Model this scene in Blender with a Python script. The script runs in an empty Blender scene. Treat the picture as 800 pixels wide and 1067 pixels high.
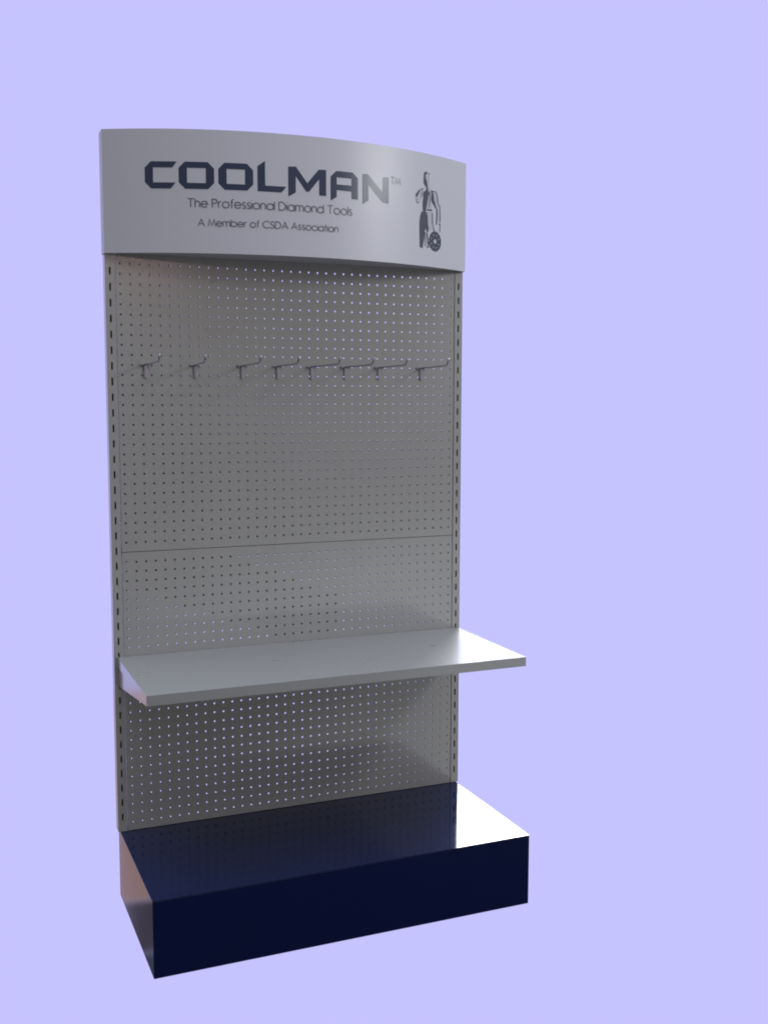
import bpy, bmesh, math
from mathutils import Vector, Matrix
sc = bpy.context.scene
C = bpy.context.collection
R = math.radians
PI = math.pi

# ------------------------------------------------------------------ materials
def new_mat(name):
    m = bpy.data.materials.new(name); m.use_nodes = True
    nt = m.node_tree; b = nt.nodes['Principled BSDF']
    return m, nt, b

def paint(name, col, rough, spec=.5, coat=0, coat_rough=.08, metal=0, peel=.006, mottle=.03, peel_scale=160, rvar=.07):
    """powder coated sheet metal: orange peel bump, slight wear in gloss and tone"""
    m, nt, b = new_mat(name); N = nt.nodes; L = nt.links
    b.inputs['Base Color'].default_value = (*col, 1)
    b.inputs['Metallic'].default_value = metal
    b.inputs['Specular IOR Level'].default_value = spec
    b.inputs['Coat Weight'].default_value = coat
    b.inputs['Coat Roughness'].default_value = coat_rough
    tc = N.new('ShaderNodeTexCoord')
    n1 = N.new('ShaderNodeTexNoise'); n1.inputs['Scale'].default_value = 4; n1.inputs['Detail'].default_value = 3
    n2 = N.new('ShaderNodeTexNoise'); n2.inputs['Scale'].default_value = peel_scale; n2.inputs['Detail'].default_value = 2
    L.new(tc.outputs['Object'], n1.inputs['Vector']); L.new(tc.outputs['Object'], n2.inputs['Vector'])
    mr = N.new('ShaderNodeMapRange'); mr.inputs['From Min'].default_value = .1; mr.inputs['From Max'].default_value = .9
    mr.inputs['To Min'].default_value = max(.02, rough-rvar); mr.inputs['To Max'].default_value = rough+rvar
    L.new(n1.outputs['Fac'], mr.inputs['Value']); L.new(mr.outputs['Result'], b.inputs['Roughness'])
    mx = N.new('ShaderNodeMix'); mx.data_type = 'RGBA'
    mx.inputs[6].default_value = (*[c*(1-mottle) for c in col], 1); mx.inputs[7].default_value = (*[min(1, c*(1+mottle)) for c in col], 1)
    L.new(n1.outputs['Fac'], mx.inputs[0]); L.new(mx.outputs[2], b.inputs['Base Color'])
    bp = N.new('ShaderNodeBump'); bp.inputs['Strength'].default_value = peel; bp.inputs['Distance'].default_value = .002
    L.new(n2.outputs['Fac'], bp.inputs['Height']); L.new(bp.outputs['Normal'], b.inputs['Normal'])
    if coat: L.new(bp.outputs['Normal'], b.inputs['Coat Normal'])
    return m

M_panel = paint('light_grey_powder_coat', (.355, .355, .348), .28, .5, coat=1, coat_rough=.14)
M_upright = paint('light_grey_powder_coat_upright', (.37, .37, .365), .28, .5, coat=.6, coat_rough=.08)
M_header = paint('satin_white_header_sheet', (.62, .63, .70), .36, .5, peel=0, mottle=.008)
M_shelf = paint('white_powder_coat_shelf', (.31, .32, .325), .30, .5, coat=.9, coat_rough=.10)
M_navy = paint('gloss_navy_powder_coat', (.0030, .0098, .054), .07, .55, peel=.004, mottle=.1, rvar=.03)
M_wire = paint('zinc_plated_wire', (.46, .47, .55), .22, .5, metal=.9, peel=0)
M_ink = paint('printed_navy_ink', (.035, .050, .100), .30, .5, peel=0)
M_ink2 = paint('printed_grey_ink', (.14, .145, .19), .36, .5, peel=0)
M_ink3 = paint('printed_slate_ink', (.055, .065, .10), .36, .5, peel=0)
M_tint = paint('printed_pale_tint', (.52, .51, .58), .34, .5, peel=0)
M_dark = paint('blocker_dark_grey', (.10, .10, .10), .45, .4, peel=0)

# ------------------------------------------------------------------ mesh helpers
def obj(name, bm, mat, parent=None, smooth=False, label=None, kind=None):
    bmesh.ops.recalc_face_normals(bm, faces=bm.faces[:])
    me = bpy.data.meshes.new(name); bm.to_mesh(me); bm.free()
    me.materials.append(mat)
    if smooth:
        for p in me.polygons: p.use_smooth = True
    o = bpy.data.objects.new(name, me); C.objects.link(o)
    if parent: o.parent = parent
    if label: o['label'] = label
    if kind: o['kind'] = kind
    return o

def bevel_mod(o, w, seg=2):
    b = o.modifiers.new('bevel', 'BEVEL'); b.width = w; b.segments = seg; b.limit_method = 'ANGLE'; b.angle_limit = R(40)
    b.harden_normals = False
    return o

def box(bm, x0, x1, y0, y1, z0, z1):
    v = [bm.verts.new((x, y, z)) for x in (x0, x1) for y in (y0, y1) for z in (z0, z1)]
    for f in ((0, 1, 3, 2), (4, 6, 7, 5), (0, 4, 5, 1), (2, 3, 7, 6), (0, 2, 6, 4), (1, 5, 7, 3)):
        bm.faces.new([v[i] for i in f])

def empty(name, loc=(0, 0, 0)):
    o = bpy.data.objects.new(name, None); C.objects.link(o); o.location = loc
    o.empty_display_size = .1
    return o

def tube(bm, pts, r, seg=10, caps=True):
    pts = [Vector(p) for p in pts]; rings = []
    for i, p in enumerate(pts):
        if i == 0: d = pts[1]-p
        elif i == len(pts)-1: d = p-pts[i-1]
        else: d = (pts[i+1]-p).normalized()+(p-pts[i-1]).normalized()
        d.normalize()
        a = d.cross(Vector((1, 0, .01))).normalized(); b = d.cross(a)
        rings.append([bm.verts.new(p+r*(a*math.cos(2*PI*k/seg)+b*math.sin(2*PI*k/seg))) for k in range(seg)])
    for i in range(len(rings)-1):
        for k in range(seg):
            bm.faces.new((rings[i][k], rings[i][(k+1) % seg], rings[i+1][(k+1) % seg], rings[i+1][k]))
    if caps:
        bm.faces.new(rings[0]); bm.faces.new(rings[-1][::-1])

def perforated(bm, x0, x1, z0, z1, xs, zs, hole, y0=0.0, t=.0012):
    """sheet with real through-holes. xs, zs: hole centres; hole: list of (dx, dz) outline (8k points, ccw from +x+z side)"""
    def mids(lo, hi, c): return [lo]+[(a+b)/2 for a, b in zip(c[:-1], c[1:])]+[hi]
    gx = mids(x0, x1, xs); gz = mids(z0, z1, zs)
    cache = {}
    def V(x, y, z):
        k = (round(x, 6), round(y, 6), round(z, 6))
        if k not in cache: cache[k] = bm.verts.new((x, y, z))
        return cache[k]
    n = len(hole)
    for i, cx in enumerate(xs):
        for j, cz in enumerate(zs):
            a0, a1, b0, b1 = gx[i], gx[i+1], gz[j], gz[j+1]
            # outer ring of n points matched by side: corners plus one mid point per side
            outer = [(a1, cz), (a1, b1), (cx, b1), (a0, b1), (a0, cz), (a0, b0), (cx, b0), (a1, b0)]
            k = n//8
            hp = [(cx+dx, cz+dz) for dx, dz in hole]
            for y, fl in ((y0, 0), (y0+t, 1)):
                for q in range(8):
                    o1 = outer[q]; o2 = outer[(q+1) % 8]
                    hs = [hp[(q*k+m) % n] for m in range(k+1)]
                    vs = [V(o1[0], y, o1[1]), V(o2[0], y, o2[1])]+[V(h[0], y, h[1]) for h in reversed(hs)]
                    bm.faces.new(vs)
            for q in range(n):
                h1, h2 = hp[q], hp[(q+1) % n]
                bm.faces.new((V(h1[0], y0, h1[1]), V(h2[0], y0, h2[1]), V(h2[0], y0+t, h2[1]), V(h1[0], y0+t, h1[1])))

# ------------------------------------------------------------------ the rack
W = 1.0
rack = empty('display_rack')
rack['label'] = 'tall grey perforated metal display rack with bowed printed header, one shelf and navy plinth'
rack['category'] = 'display rack'

# perforated back panels (two sheets meeting at a seam)
XS = [.0318+.0253*i for i in range(38)]
rh = .0027
circ = [(rh*math.cos(a), rh*math.sin(a)) for a in [2*PI*i/16 for i in range(16)]]
circ2 = [(x*1.22, z*1.22) for x, z in circ]
PX0, PX1 = .0200, .9800
def panel(z0, z1, zs, label):
    bm = bmesh.new()
    perforated(bm, PX0+.0006, PX1-.0006, z0+.0012, z1-.0012, XS, zs, circ, y0=0.0)
    # folded edges
    for (a0, a1, b0, b1) in ((PX0+.0006, PX1-.0006, z0+.0006, z0+.0012), (PX0+.0006, PX1-.0006, z1-.0012, z1-.0006)):
        box(bm, a0, a1, .0004, .014, b0, b1)
    for a in (PX0, PX1-.0006): box(bm, a, a+.0006, .0004, .014, z0+.0012, z1-.0012)
    return obj('perforated_panel', bm, M_panel, rack, label=label)
panel(.1906, .945, [.2128+.0252*i for i in range(29)], 'lower perforated sheet between the plinth and the seam')
panel(.945, 1.716, [.9700+.02561*i for i in range(29)], 'upper perforated sheet carrying the row of hooks')

def rear_sheet(z0, z1, zs, ox, oz, label, outline=circ2):
    bm = bmesh.new()
    perforated(bm, .0205, .9795, z0, z1, [x+ox for x in XS], [z+oz for z in zs], outline, y0=.0215)
    return obj('rear_perforated_sheet', bm, M_panel, rack, label=label)
rear_sheet(.1914, .9440, [.2128+.0252*i for i in range(29)], .0066, -.0066, 'lower rear sheet of the double skin')
rear_sheet(.9460, 1.716, [.9700+.02561*i for i in range(29)], .0088, .0026, 'upper rear sheet of the double skin')

# slotted uprights
slot_w, slot_h = .0022, .0095
slot = [(slot_w, 0), (slot_w, slot_h), (0, slot_h), (-slot_w, slot_h), (-slot_w, 0), (-slot_w, -slot_h), (0, -slot_h), (slot_w, -slot_h)]
ZS = [.2310+.0399*i for i in range(37)]
def upright(x0, x1, xslot):
    bm = bmesh.new()
    perforated(bm, x0, x1, .1912, 1.708, [xslot], ZS, slot, y0=-.0006, t=.0016)
    zt = 2.006
    box(bm, x0, x1, -.0006, .001, 1.708, zt)
    box(bm, x0, x0+.0016, .001, .032, .1912, zt)
    box(bm, x1-.0016, x1, .001, .032, .1912, zt)
    box(bm, x0+.0016, x1-.0016, .0304, .032, .1912, zt)
    return obj('upright', bm, M_upright, rack)
upright(-.006, .0185, .0060)
upright(.9815, 1.006, .9935)

# added bars that block the light behind the seam and some holes
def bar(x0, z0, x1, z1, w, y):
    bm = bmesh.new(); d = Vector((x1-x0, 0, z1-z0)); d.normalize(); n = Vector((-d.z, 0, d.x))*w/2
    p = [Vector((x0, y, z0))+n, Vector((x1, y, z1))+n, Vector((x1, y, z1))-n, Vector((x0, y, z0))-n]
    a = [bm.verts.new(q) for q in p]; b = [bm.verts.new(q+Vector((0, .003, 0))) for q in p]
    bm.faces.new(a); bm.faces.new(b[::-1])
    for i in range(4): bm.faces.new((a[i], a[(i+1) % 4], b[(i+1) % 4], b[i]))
    obj('backlight_blocker', bm, M_dark, rack)
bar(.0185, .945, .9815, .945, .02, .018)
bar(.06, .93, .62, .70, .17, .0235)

# plinth
BD = .4364; BH = .1901
bm = bmesh.new()
box(bm, 0, W, -BD, .034, 0, BH-.0022)
pl = bevel_mod(obj('plinth', bm, M_navy, rack, label='glossy navy blue box plinth'), .0015)
bm = bmesh.new(); box(bm, -.0008, W+.0008, -BD-.0008, .0348, BH-.0020, BH)
bevel_mod(obj('plinth_lid', bm, M_navy, pl, label='glossy navy lid of the plinth'), .0012)

# shelf: folded tray with tapered brackets
SZ = .6676; SD = .4061; ST = .0245
bm = bmesh.new()
x0, x1 = .0015, W-.0015
box(bm, x0, x1, -SD, -.0012, SZ-.0015, SZ)
box(bm, x0, x1, -SD, -SD+.0015, SZ-ST, SZ-.0015)
box(bm, x0, x0+.0015, -SD+.0015, -.0012, SZ-ST, SZ-.0015)
box(bm, x1-.0015, x1, -SD+.0015, -.0012, SZ-ST, SZ-.0015)
box(bm, x0+.0015, x1-.0015, -SD+.0015, -SD+.018, SZ-ST, SZ-ST+.0015)
bmesh.ops.remove_doubles(bm, verts=bm.verts[:], dist=1e-6)
shelf = obj('shelf', bm, M_shelf, rack, label='light grey metal shelf with a turned down front edge')
for bx0 in (.0042, W-.0042-.0022):
    bm = bmesh.new()
    prof = [(.0-.0012, SZ-.010), (-.385, SZ-.010), (-.385, SZ-ST-.004), (-.05, SZ-.072), (-.0012, SZ-.078)]
    a = [bm.verts.new((bx0, y, z)) for y, z in prof]; b = [bm.verts.new((bx0+.0022, y, z)) for y, z in prof]
    bm.faces.new(a); bm.faces.new(b[::-1])
    for i in range(len(prof)): bm.faces.new((a[i], a[(i+1) % len(prof)], b[(i+1) % len(prof)], b[i]))
    obj('shelf_bracket', bm, M_shelf, shelf)

# ------------------------------------------------------------------ bowed header
HH = .508; SAG = .135
HR = (HH*HH+SAG*SAG)/(2*SAG); HYC = -.012-SAG+HR
HZ0, HZ1 = 1.7095, 2.0121
AMAX = math.asin(HH/HR)
def hpt(s, z, off=0):
    a = s/HR
    return Vector((.5+(HR+off)*math.sin(a), HYC-(HR+off)*math.cos(a), z))
NSEG = 72
bm = bmesh.new()
cols = []
for i in range(NSEG+1):
    s = HR*AMAX*(-1+2*i/NSEG)
    cols.append([bm.verts.new(hpt(s, HZ0)), bm.verts.new(hpt(s, HZ1)), bm.verts.new(hpt(s, HZ1, -.0025)), bm.verts.new(hpt(s, HZ0, -.0025))])
for i in range(NSEG):
    for k in range(4):
        bm.faces.new((cols[i][k], cols[i][(k+1) % 4], cols[i+1][(k+1) % 4], cols[i+1][k]))
bm.faces.new(cols[0]); bm.faces.new(cols[-1][::-1])
header = obj('header_panel', bm, M_header, rack, label='bowed light header board with navy printed lettering')
for p in header.data.polygons:
    p.use_smooth = abs(p.normal.z) < .3 and abs(p.normal.x) < .95
header.data.set_sharp_from_angle(angle=R(35))
for nm, za in (('header_underside', HZ0+.003), ('header_top', HZ1-.006)):
    bm = bmesh.new(); lo, hi = [], []
    for i in range(NSEG+1):
        s = HR*AMAX*(-1+2*i/NSEG)*.996
        lo.append(hpt(s, za, -.003)); hi.append(hpt(s, za+.0015, -.003))
    for L_ in (lo, hi): L_.append(Vector((1.003, -.0012, L_[0].z))); L_.append(Vector((-.003, -.0012, L_[0].z)))
    A = [bm.verts.new(v) for v in lo]; B = [bm.verts.new(v) for v in hi]
    bm.faces.new(A); bm.faces.new(B[::-1])
    for i in range(len(A)): bm.faces.new((A[i], A[(i+1) % len(A)], B[(i+1) % len(A)], B[i]))
    obj(nm, bm, M_header, header)
for sx in (-.0080, 1.0065):
    bm = bmesh.new(); box(bm, sx, sx+.0015, -.0112, .034, HZ0, HZ1)
    obj('end_cap', bm, M_header, header)
bm = bmesh.new(); box(bm, -.0062, 1.0062, .0325, .034, 1.717, HZ1-.001)
obj('header_back', bm, M_panel, header)

# ---- print on the header -------------------------------------------------
INK = .0005
def decal(name, polys, mat, parent, off=INK, label=None):
    """flat outlines (s, z) with optional holes, laid on the bowed board"""
    bm = bmesh.new()
    for outer, holes in polys:
        t = bmesh.new(); edges = []
        for loop in [outer]+holes:
            vs = [t.verts.new((a, b, 0)) for a, b in loop]
            edges += [t.edges.new((vs[i], vs[(i+1) % len(vs)])) for i in range(len(vs))]
        bmesh.ops.triangle_fill(t, use_beauty=True, use_dissolve=False, edges=edges)
        xs = [v.co.x for v in t.verts]
        c = math.floor(min(xs)/.012)*.012
        while c < max(xs):
            if c > min(xs):
                bmesh.ops.bisect_plane(t, geom=t.verts[:]+t.edges[:]+t.faces[:], plane_co=(c, 0, 0), plane_no=(1, 0, 0))
            c += .012
        mp = {}
        for f in t.faces:
            vs = []
            for v in f.verts:
                if v not in mp: mp[v] = bm.verts.new(hpt(v.co.x, v.co.y, off))
                vs.append(mp[v])
            bm.faces.new(vs)
        t.free()
    o = obj(name, bm, mat, parent, label=label)
    me = o.data
    # make all faces look outward
    bm = bmesh.new(); bm.from_mesh(me)
    for f in bm.faces:
        if f.normal.y > 0: f.normal_flip()
    bm.to_mesh(me); bm.free()
    return o

B0, T0 = 1.8670, 1.9330
V_, H_, K = .0205, .0148, .0155      # stem width, bar height, corner cut
def chamfer(x0, x1, z0, z1, k):
    return [(x0, z0+k), (x0+k, z0), (x1-k, z0), (x1, z0+k), (x1, z1-k), (x1-k, z1), (x0+k, z1), (x0, z1-k)]
def O(x0, x1):
    return (chamfer(x0, x1, B0, T0, K), [[(x0+V_, B0+H_), (x1-V_, B0+H_), (x1-V_, T0-H_), (x0+V_, T0-H_)]])
letters = []
# C
letters.append(([(-.4240, B0+K), (-.4085, B0), (-.3605, B0), (-.3478, B0+H_), (-.4035, B0+H_), (-.4035, T0-H_), (-.3560, T0-H_), (-.3440, T0), (-.4085, T0), (-.4240, T0-K)], []))
letters.append(O(-.3400, -.2525)); letters.append(O(-.2422, -.1553))
# L
letters.append(([(-.1445, B0), (-.0830, B0), (-.0705, B0+H_), (-.1250, B0+H_), (-.1250, T0+.0095), (-.1445, T0-.0045)], []))
# M
letters.append(([(-.0655, B0-.0090), (-.0458, B0+.0025), (-.0458, .0432+B0), (-.0185, B0+.0065), (-.0105, B0+.0065), (.0170, B0+.0400), (.0170, B0-.0010), (.0362, B0-.0010), (.0362, T0-.0012), (.0160, T0-.0020), (-.0150, B0+.0275), (-.0455, T0+.0008), (-.0655, T0-.0005)], []))
# A
letters.append(([(.0486, B0-.0110), (.0657, B0-.0006), (.0657, B0+.0168), (.1083, B0+.0165), (.1083, B0-.0022), (.1273, B0-.0022), (.1273, T0-.0140), (.1112, T0-.0005), (.0645, T0-.0012), (.0486, T0-.0165)],
                [[(.0657, B0+.0312), (.1083, B0+.0316), (.1083, T0-.0165), (.0657, T0-.0170)]]))
# N
letters.append(([(.1412, B0-.0125), (.1590, B0-.0012), (.1590, B0+.0395), (.2035, B0-.0020), (.2228, B0-.0035), (.2228, T0-.0012), (.2040, T0-.0030), (.2040, B0+.0225), (.1578, T0-.0003), (.1412, T0-.0010)], []))
decal('brand_lettering', letters, M_ink, header)

# stroke font for the two tag lines (round geometric sans), cap height 1, x height .74
def arc(cx, cy, rx, ry, a0, a1, n=14):
    return [(cx+rx*math.cos(R(a0+(a1-a0)*i/n)), cy+ry*math.sin(R(a0+(a1-a0)*i/n))) for i in range(n+1)]
XH = .73; RX = .35; RY = XH/2
def ring_(cx): return arc(cx, RY, RX, RY, 0, 360, 22)
G = {
 'T': (.62, [[(0, 1), (.62, 1)], [(.31, 1), (.31, 0)]]),
 'h': (.50, [[(0, 1.02), (0, 0)], [(0, .40)]+arc(.25, .45, .25, .28, 180, 0)+[(.50, 0)]]),
 'e': (.68, [[(.02, .37), (.68, .37)]+arc(.34, RY, .34, RY, 2, 325, 20)]),
 'P': (.52, [[(0, 0), (0, 1), (.25, 1)]+arc(.25, .75, .27, .25, 90, -90)+[(0, .50)]]),
 'r': (.28, [[(0, XH), (0, 0)], [(0, .42)]+arc(.24, .45, .24, .28, 180, 75, 8)]),
 'o': (.70, [arc(.35, RY, .35, RY, 0, 360, 22)]),
 'f': (.30, [arc(.31, .84, .18, .18, 75, 180, 8)+[(.13, 0)], [(0, .70), (.29, .70)]]),
 's': (.36, [arc(.19, .545, .155, .185, 30, 250, 12)+arc(.17, .19, .175, .19, 75, -150, 12)]),
 'i': (.0, [[(0, XH), (0, 0)], [(0, .96), (0, 1.02)]]),
 'n': (.50, [[(0, XH), (0, 0)], [(0, .40)]+arc(.25, .45, .25, .28, 180, 0)+[(.50, 0)]]),
 'a': (.70, [arc(.35, RY, .35, RY, 0, 360, 22), [(.70, XH), (.70, 0)]]),
 'l': (.0, [[(0, 1.02), (0, 0)]]),
 'D': (.72, [[(0, 0), (0, 1), (.22, 1)]+arc(.22, .5, .50, .5, 90, -90, 16)+[(0, 0)]]),
 'm': (.88, [[(0, XH), (0, 0)], [(0, .42)]+arc(.22, .47, .22, .26, 180, 0)+[(.44, 0)], [(.44, .42)]+arc(.66, .47, .22, .26, 180, 0)+[(.88, 0)]]),
 'd': (.70, [arc(.35, RY, .35, RY, 0, 360, 22), [(.70, 1.02), (.70, 0)]]),
 'b': (.70, [arc(.35, RY, .35, RY, 0, 360, 22), [(0, 1.02), (0, 0)]]),
 'A': (.78, [[(0, 0), (.39, 1), (.78, 0)], [(.13, .33), (.65, .33)]]),
 'M': (.88, [[(0, 0), (.12, 1), (.44, .12), (.76, 1), (.88, 0)]]),
 'C': (.84, [arc(.50, .5, .50, .5, 42, 318, 20)]),
 'S': (.50, [arc(.26, .74, .21, .26, 25, 255, 12)+arc(.24, .25, .25, .25, 78, -155, 12)]),
 'c': (.62, [arc(.36, RY, .36, RY, 42, 318, 18)]),
 't': (.26, [[(.13, .98), (.13, 0)], [(0, .70), (.27, .70)]]),
}
def stroke_text(text, s0, s1, base, cap, w, gap=.15, space=.50):
    adv = []; x = 0
    for ch in text:
        if ch == ' ': x += space-gap; continue
        adv.append((ch, x)); x += G[ch][0]+gap
    total = x-gap; k = (s1-s0)/total
    polys = []
    for ch, gx in adv:
        for st in G[ch][1]:
            pts = [Vector((s0+(gx+px)*k, base+py*cap)) for px, py in st]
            closed = (pts[0]-pts[-1]).length < 1e-6
            if closed: pts = pts[:-1]
            n = len(pts); Lf, Rt = [], []
            for i in range(n):
                if closed: a, b = pts[i-1], pts[(i+1) % n]
                else: a, b = pts[max(0, i-1)], pts[min(n-1, i+1)]
                p = pts[i]; d1 = (p-a) if (p-a).length > 1e-9 else (b-p); d2 = (b-p) if (b-p).length > 1e-9 else d1
                d1 = d1.normalized(); d2 = d2.normalized()
                nn = Vector((-(d1.y+d2.y), d1.x+d2.x)); 
                if nn.length < 1e-6: nn = Vector((-d1.y, d1.x))
                nn.normalize(); c = max(.55, abs(nn.dot(Vector((-d1.y, d1.x)))))
                Lf.append(p+nn*w/2/c); Rt.append(p-nn*w/2/c)
            m = n if closed else n-1
            for i in range(m):
                j = (i+1) % n
                polys.append([Lf[i], Lf[j], Rt[j], Rt[i]])
    return polys
def decal_quads(name, quads, mat, parent, label=None):
    bm = bmesh.new()
    for qi, q in enumerate(quads):
        # successive strokes lie a hair above each other so crossings never share a plane
        off = INK+.00001*(qi % 29)
        try: f = bm.faces.new([bm.verts.new(hpt(p[0], p[1], off)) for p in q])
        except ValueError: pass
    o = obj(name, bm, mat, parent, label=label)
    bm = bmesh.new(); bm.from_mesh(o.data)
    for f in bm.faces:
        if f.normal.y > 0: f.normal_flip()
    bm.to_mesh(o.data); bm.free()
    return o
decal_quads('tagline_lettering', stroke_text('The Professional Diamond Tools', -.3185, .1095, 1.8226, .0205, .0026), M_ink2, header, label='upper printed tag line')
decal_quads('tagline_lettering', stroke_text('A Member of CSDA Association', -.2935, .0692, 1.7768, .0168, .0023), M_ink2, header, label='lower printed tag line')
tm = stroke_text('TM', .2300, .2620, 1.9160, .0180, .0019, gap=.14)
decal_quads('trademark_sign', tm, M_ink2, header)

# emblem: a standing worker leaning on a round saw blade
def ep(a, b):                      # emblem grid -> board coordinates
    return (.3144+(a-115)*.000372, 1.7572+(905-b)*.000270)
def P(*pts): return ([ep(*p) for p in pts], [])
em = [
 P((205,150),(222,140),(240,150),(228,165),(218,180),(222,205),(234,235),(238,262),(243,300),(250,335),(258,352),(248,375),(244,420),(236,460),(228,500),(222,540),(195,545),(190,500),(190,450),(196,400),(192,370),(200,345),(222,325),(228,300),(212,278),(198,255),(200,200)),
 P((180,540),(235,542),(244,590),(246,650),(254,700),(250,738),(232,735),(226,700),(214,730),(210,800),(200,850),(192,905),(165,900),(162,850),(160,760),(158,660),(165,590)),
 P((232,510),(290,506),(290,520),(232,526)),
 P((278,318),(292,312),(304,350),(308,400),(322,440),(338,488),(326,492),(306,455),(288,435),(276,400),(282,350)),
 P((150,334),(164,338),(150,372),(134,406),(118,408),(120,380)),
 P((268,322),(276,318),(330,318),(346,350),(352,380),(346,382),(336,352),(322,326)),
 P((172,318),(200,308),(204,314),(178,326),(160,340),(156,336)),
 P((122,425),(128,424),(134,452),(150,462),(150,468),(130,460)),
 P((240,148),(256,152),(258,166),(250,168),(250,158),(238,154)),
 P((184,330),(190,334),(184,372),(178,402),(172,400),(178,366)),
 P((258,330),(268,330),(266,440),(258,490),(252,488),(258,440)),
 P((340,366),(350,368),(358,430),(380,466),(376,474),(352,438),(344,420)),
 P((334,492),(346,490),(347,600),(342,650),(330,650),(335,590)),
 P((370,466),(378,466),(384,610),(374,620)),
 P((364,632),(382,634),(380,654),(366,652)),
 P((298,650),(306,652),(308,690),(300,688)),
 P((288,536),(297,536),(298,650),(288,652)),
 P((300,690),(310,688),(320,716),(308,720)),
 P((374,655),(382,655),(378,720),(370,716)),
 P((226,742),(240,742),(250,800),(262,886),(240,898),(236,890),(248,880),(238,812)),
 P((215,740),(220,740),(222,880),(214,882)),
]
pale = [
 P((243,170),(256,172),(262,200),(256,240),(262,290),(280,318),(272,400),(290,440),(285,504),(236,504),(240,470),(250,420),(252,372),(262,350),(252,300),(242,235),(236,205),(226,182)),
 P((240,532),(288,528),(300,560),(308,640),(306,700),(280,712),(262,720),(256,690),(250,640),(248,590)),
 P((300,330),(322,322),(344,360),(354,420),(380,470),(384,560),(380,630),(362,630),(350,560),(346,490),(328,440),(312,400)),
 P((196,318),(204,322),(190,350),(180,410),(160,462),(134,466),(122,430),(126,400),(150,345),(172,325)),
 P((218,742),(244,742),(250,800),(256,880),(232,890),(224,820)),
]
decal('printed_emblem_tint', pale, M_tint, header, off=INK*.6, label='pale tint inside the printed figure')
# blade: ring with notches and a hole
cx_, cy_ = 324, 820
outer = []
for i in range(56):
    a = 2*PI*i/56; r = 1.0 if (i % 4) else .93
    outer.append(ep(cx_+68*r*math.cos(a), cy_+103*r*math.sin(a)))
hole = [ep(cx_+15*math.cos(2*PI*i/16), cy_+23*math.sin(2*PI*i/16)) for i in range(16)]
holes = [hole]
for q in range(8):
    a = 2*PI*(q+.5)/8
    c0 = (cx_+43*math.cos(a), cy_+65*math.sin(a))
    holes.append([ep(c0[0]+5*math.cos(2*PI*i/8), c0[1]+8*math.sin(2*PI*i/8)) for i in range(8)])
em.append((outer, holes))
decal('printed_emblem', em, M_ink3, header, label='printed figure of a standing man resting on a round saw blade')

# ------------------------------------------------------------------ hooks
def make_hook():
    t = empty('display_hook')
    bm = bmesh.new()
    box(bm, -.0135, .0135, -.0052, -.0012, -.0025, .0025)
    for s in (-1, 1): box(bm, s*.0127-.0016, s*.0127+.0016, -.0012, .010, -.0016, .0016)
    bevel_mod(obj('hook_crossbar', bm, M_wire, t), .0006)
    bm = bmesh.new(); box(bm, -.0032, .0032, -.0046, -.0014, -.0345, -.0026)
    bevel_mod(obj('support_tab', bm, M_wire, t), .0006)
    bm = bmesh.new()
    pts = [(0, -.004, .0005), (0, -.06, .001), (0, -.12, .002), (0, -.172, .0032)]
    for i in range(1, 7):
        a = R(1+i*9.5); pts.append((0, -.172-.012*math.sin(a), .0032+.012*(1-math.cos(a))))
    l = pts[-1]; pts.append((0, l[1]-.0085, l[2]+.0125))
    tube(bm, pts, .0023)
    obj('hook_arm', bm, M_wire, t, smooth=True)
    return t
hooks = [(.0823, 0, 0), (.2089, -.0175, 0), (.3354, -.003, 0), (.4366, -.001, 0), (.5378, .015, .0), (.6390, .010, 0), (.7402, .005, 0), (.8667, -.004, 0)]
hx = [.090, .2205, .3480, .4470, .5440, .6430, .7440, .8745]
names = ['first display hook from the left, nearest the left upright',
         'second display hook from the left, its arm swung a little to the left',
         'third display hook from the left, below the middle of the tag lines',
         'fourth display hook from the left, just left of the row centre',
         'fifth display hook from the left, just right of the row centre, its arm swung right',
         'sixth display hook from the left, third from the right end',
         'seventh display hook from the left, next to the rightmost one',
         'rightmost display hook, nearest the right upright, faintest against the bright panel edge']
proto = make_hook()
for i, (x, (_, dx, _z)) in enumerate(zip(hx, hooks)):
    if i == 0: o = proto
    else:
        o = proto.copy(); C.objects.link(o)
        for ch in proto.children:
            c = ch.copy(); C.objects.link(c); c.parent = o
    o.location = (x, 0, 1.4325)
    o.rotation_euler = (0, 0, math.atan2(dx, .19))
    o['label'] = names[i]; o['category'] = 'hook'; o['group'] = 'metal display hooks in a row across the perforated panel'

# ------------------------------------------------------------------ surroundings: one procedural studio environment
wd = bpy.data.worlds.new('World'); sc.world = wd; wd.use_nodes = True
nt = wd.node_tree; N = nt.nodes; L = nt.links
bg = N['Background']; bg.inputs['Strength'].default_value = 1
tc = N.new('ShaderNodeTexCoord'); sp = N.new('ShaderNodeSeparateXYZ'); L.new(tc.outputs['Generated'], sp.inputs[0])
def mth(op, a, b=None, c=None):
    n = N.new('ShaderNodeMath'); n.operation = op
    for i, v in enumerate((a, b, c)):
        if v is None: continue
        if isinstance(v, (int, float)): n.inputs[i].default_value = v
        else: L.new(v, n.inputs[i])
    return n.outputs[0]
def ramp(v, lo, hi):               # smooth 0..1 between lo and hi
    n = N.new('ShaderNodeMapRange'); n.interpolation_type = 'SMOOTHSTEP'
    L.new(v, n.inputs['Value']); n.inputs['From Min'].default_value = lo; n.inputs['From Max'].default_value = hi
    return n.outputs['Result']
az = mth('MULTIPLY', mth('ARCTAN2', sp.outputs['X'], sp.outputs['Y']), 180/PI)
el = mth('MULTIPLY', mth('ARCSINE', sp.outputs['Z']), 180/PI)
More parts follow.
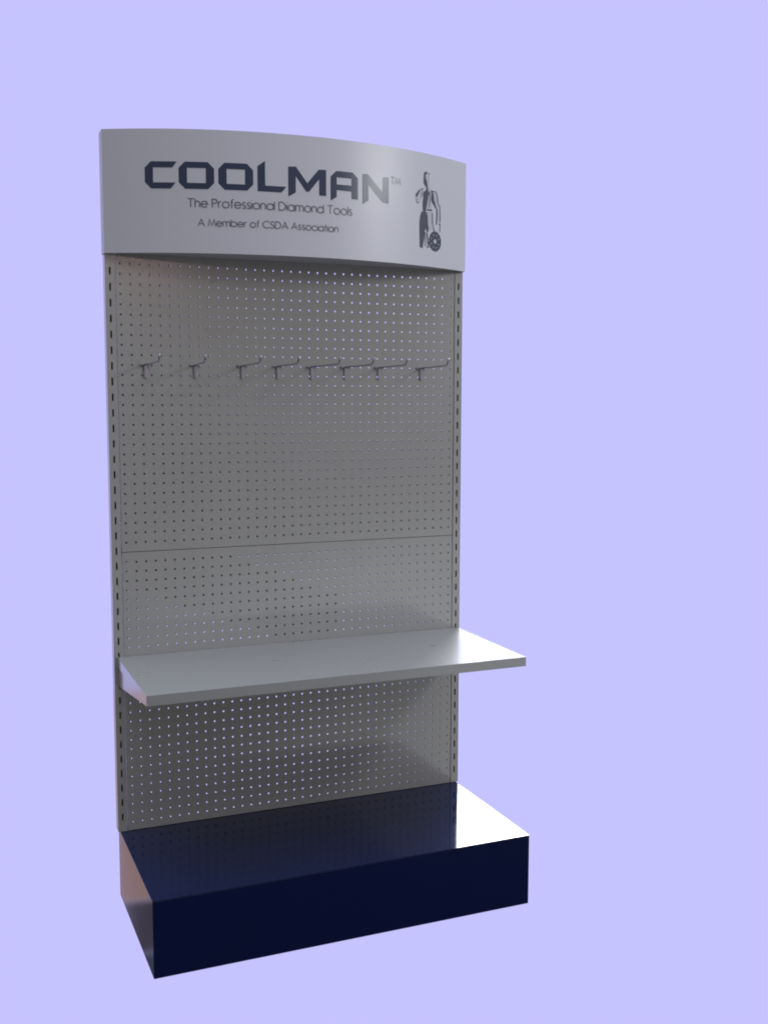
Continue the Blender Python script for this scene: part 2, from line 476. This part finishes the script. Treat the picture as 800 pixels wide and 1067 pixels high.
def patch(a0, a1, e0, e1, sa=.5, se=.5):
    m = mth('MULTIPLY', ramp(az, a0-sa, a0+sa), mth('SUBTRACT', 1, ramp(az, a1-sa, a1+sa)))
    return mth('MULTIPLY', m, mth('MULTIPLY', ramp(el, e0-se, e0+se), mth('SUBTRACT', 1, ramp(el, e1-se, e1+se))))
def mixc(fac, a, b):
    n = N.new('ShaderNodeMix'); n.data_type = 'RGBA'; L.new(fac, n.inputs[0])
    for i, v in ((6, a), (7, b)):
        if isinstance(v, tuple): n.inputs[i].default_value = (*v, 1)
        else: L.new(v, n.inputs[i])
    return n.outputs[2]
nz = N.new('ShaderNodeTexNoise'); nz.inputs['Scale'].default_value = 3.2; nz.inputs['Detail'].default_value = 3
L.new(tc.outputs['Generated'], nz.inputs['Vector'])
room = mixc(ramp(nz.outputs['Fac'], .38, .62), (.20, .16, .155), (.27, .28, .29))
floor_ = mixc(ramp(nz.outputs['Fac'], .42, .6), (.045, .045, .06), (.075, .065, .065))
room = mixc(ramp(el, -14, 2), floor_, room)
room = mixc(ramp(el, 10, 50), room, (.62, .62, .66))
zen = ramp(el, 52, 66)
room = mixc(zen, room, (2.4, 2.6, 3.0))                                   # zenith brightness added to lift the tone of upward faces
# bright and dark zones painted into the environment to put diagonal reflections on the sheets
front = mth('MULTIPLY', ramp(az, 120, 126), mth('SUBTRACT', 1, ramp(az, 176, 179)))
u1 = mth('ADD', el, mth('MULTIPLY_ADD', az, .30, 6.9-.30*154.6))
u2 = mth('ADD', el, mth('MULTIPLY_ADD', az, .57, 14.6-.57*155.6))
p1 = mth('MULTIPLY', mth('SUBTRACT', 1, ramp(u1, -.5, .5)), ramp(el, -13.6, -13.1))
p2 = mth('MULTIPLY', mth('SUBTRACT', 1, ramp(u2, -.7, .7)), ramp(el, -21.8, -20.8))
p2 = mth('MULTIPLY', p2, mth('SUBTRACT', 1, ramp(el, -13.6, -13.1)))
dark = mth('MULTIPLY', front, mth('SUBTRACT', 1, ramp(el, -4, -1)))
room = mixc(dark, room, (.035, .022, .018))
room = mixc(mth('MULTIPLY', front, mth('MAXIMUM', p1, p2)), room, (1.0, 1.04, 1.05))
room = mixc(patch(-62, 80, -50, 19.6, .5, .2), room, (.565, .552, 1.0))  # flat lavender backdrop behind the rack
room = mixc(patch(-80, -8.4, -27.5, -25.1, .3, .25), room, (.09, .075, .09))  # low down on the left: dark skirting
room = mixc(patch(-80, -8.4, -50, -27.5, .3, .25), room, (.07, .08, .11))
room = mixc(patch(-80, -8.4, -25.1, -15, .3, .25), room, (.52, .33, .29))  # and a tan wooden front above it
room = mixc(patch(22, 42, 20.2, 48, 2, .4), room, (22, 22, 23))        # bright skylight above the backdrop
room = mixc(patch(84, 137, -5, 50, 3, 3), room, (.46, .47, .54))  # added brightness that lifts the right side of the header
room = mixc(patch(116, 130, -3, 7.0, 3, 1.5), room, (1.1, 1.15, 1.25))  # added glow for the header to mirror low on its right
room = mixc(patch(167.3, 171, 6.0, 8.8, .8, .6), room, (4.2, 2.9, 2.6))  # added pink glow, mirrored as a highlight in the upper sheet
room = mixc(patch(161, 165.3, 8.0, 9.4, .8, .5), room, (2.8, 2.1, 1.9))  # second added glow for the upper sheet to mirror
L.new(room, bg.inputs['Color'])

def area(name, loc, target, sx, sy, power, col=(1, 1, 1)):
    l = bpy.data.lights.new(name, 'AREA'); l.shape = 'RECTANGLE'; l.size = sx; l.size_y = sy; l.energy = power; l.color = col
    o = bpy.data.objects.new(name, l); C.objects.link(o); o.location = loc
    o.rotation_euler = (Vector(target)-Vector(loc)).to_track_quat('-Z', 'Y').to_euler()
    return o
area('window_lamp', (2.55, -2.05, 2.45), (.4, 0, 1.7), .5, .5, 19, (.97, .97, 1))

# ------------------------------------------------------------------ camera
cam = bpy.data.cameras.new('camera'); co = bpy.data.objects.new('camera', cam); C.objects.link(co); sc.camera = co
cam.sensor_fit = 'HORIZONTAL'; cam.sensor_width = 36; cam.lens = 1135.575/800*36
cam.clip_start = .05; cam.clip_end = 200
yaw, pit, rol = .3990, -.1053, .0022
fw = Vector((math.sin(yaw)*math.cos(pit), math.cos(yaw)*math.cos(pit), math.sin(pit)))
r0 = Vector((math.cos(yaw), -math.sin(yaw), 0)); u0 = r0.cross(fw)
rr = r0*math.cos(rol)+u0*math.sin(rol); uu = -r0*math.sin(rol)+u0*math.cos(rol)
mt = Matrix((rr, uu, -fw)).transposed().to_4x4(); mt.translation = Vector((-.4445, -2.8611, 1.3506))
co.matrix_world = mt

sc.render.engine = 'CYCLES'
sc.cycles.filter_width = 1.9
sc.view_settings.view_transform = 'Standard'; sc.view_settings.look = 'None'
sc.view_settings.exposure = 0; sc.view_settings.gamma = 1
sc.render.resolution_x = 767; sc.render.resolution_y = 1024
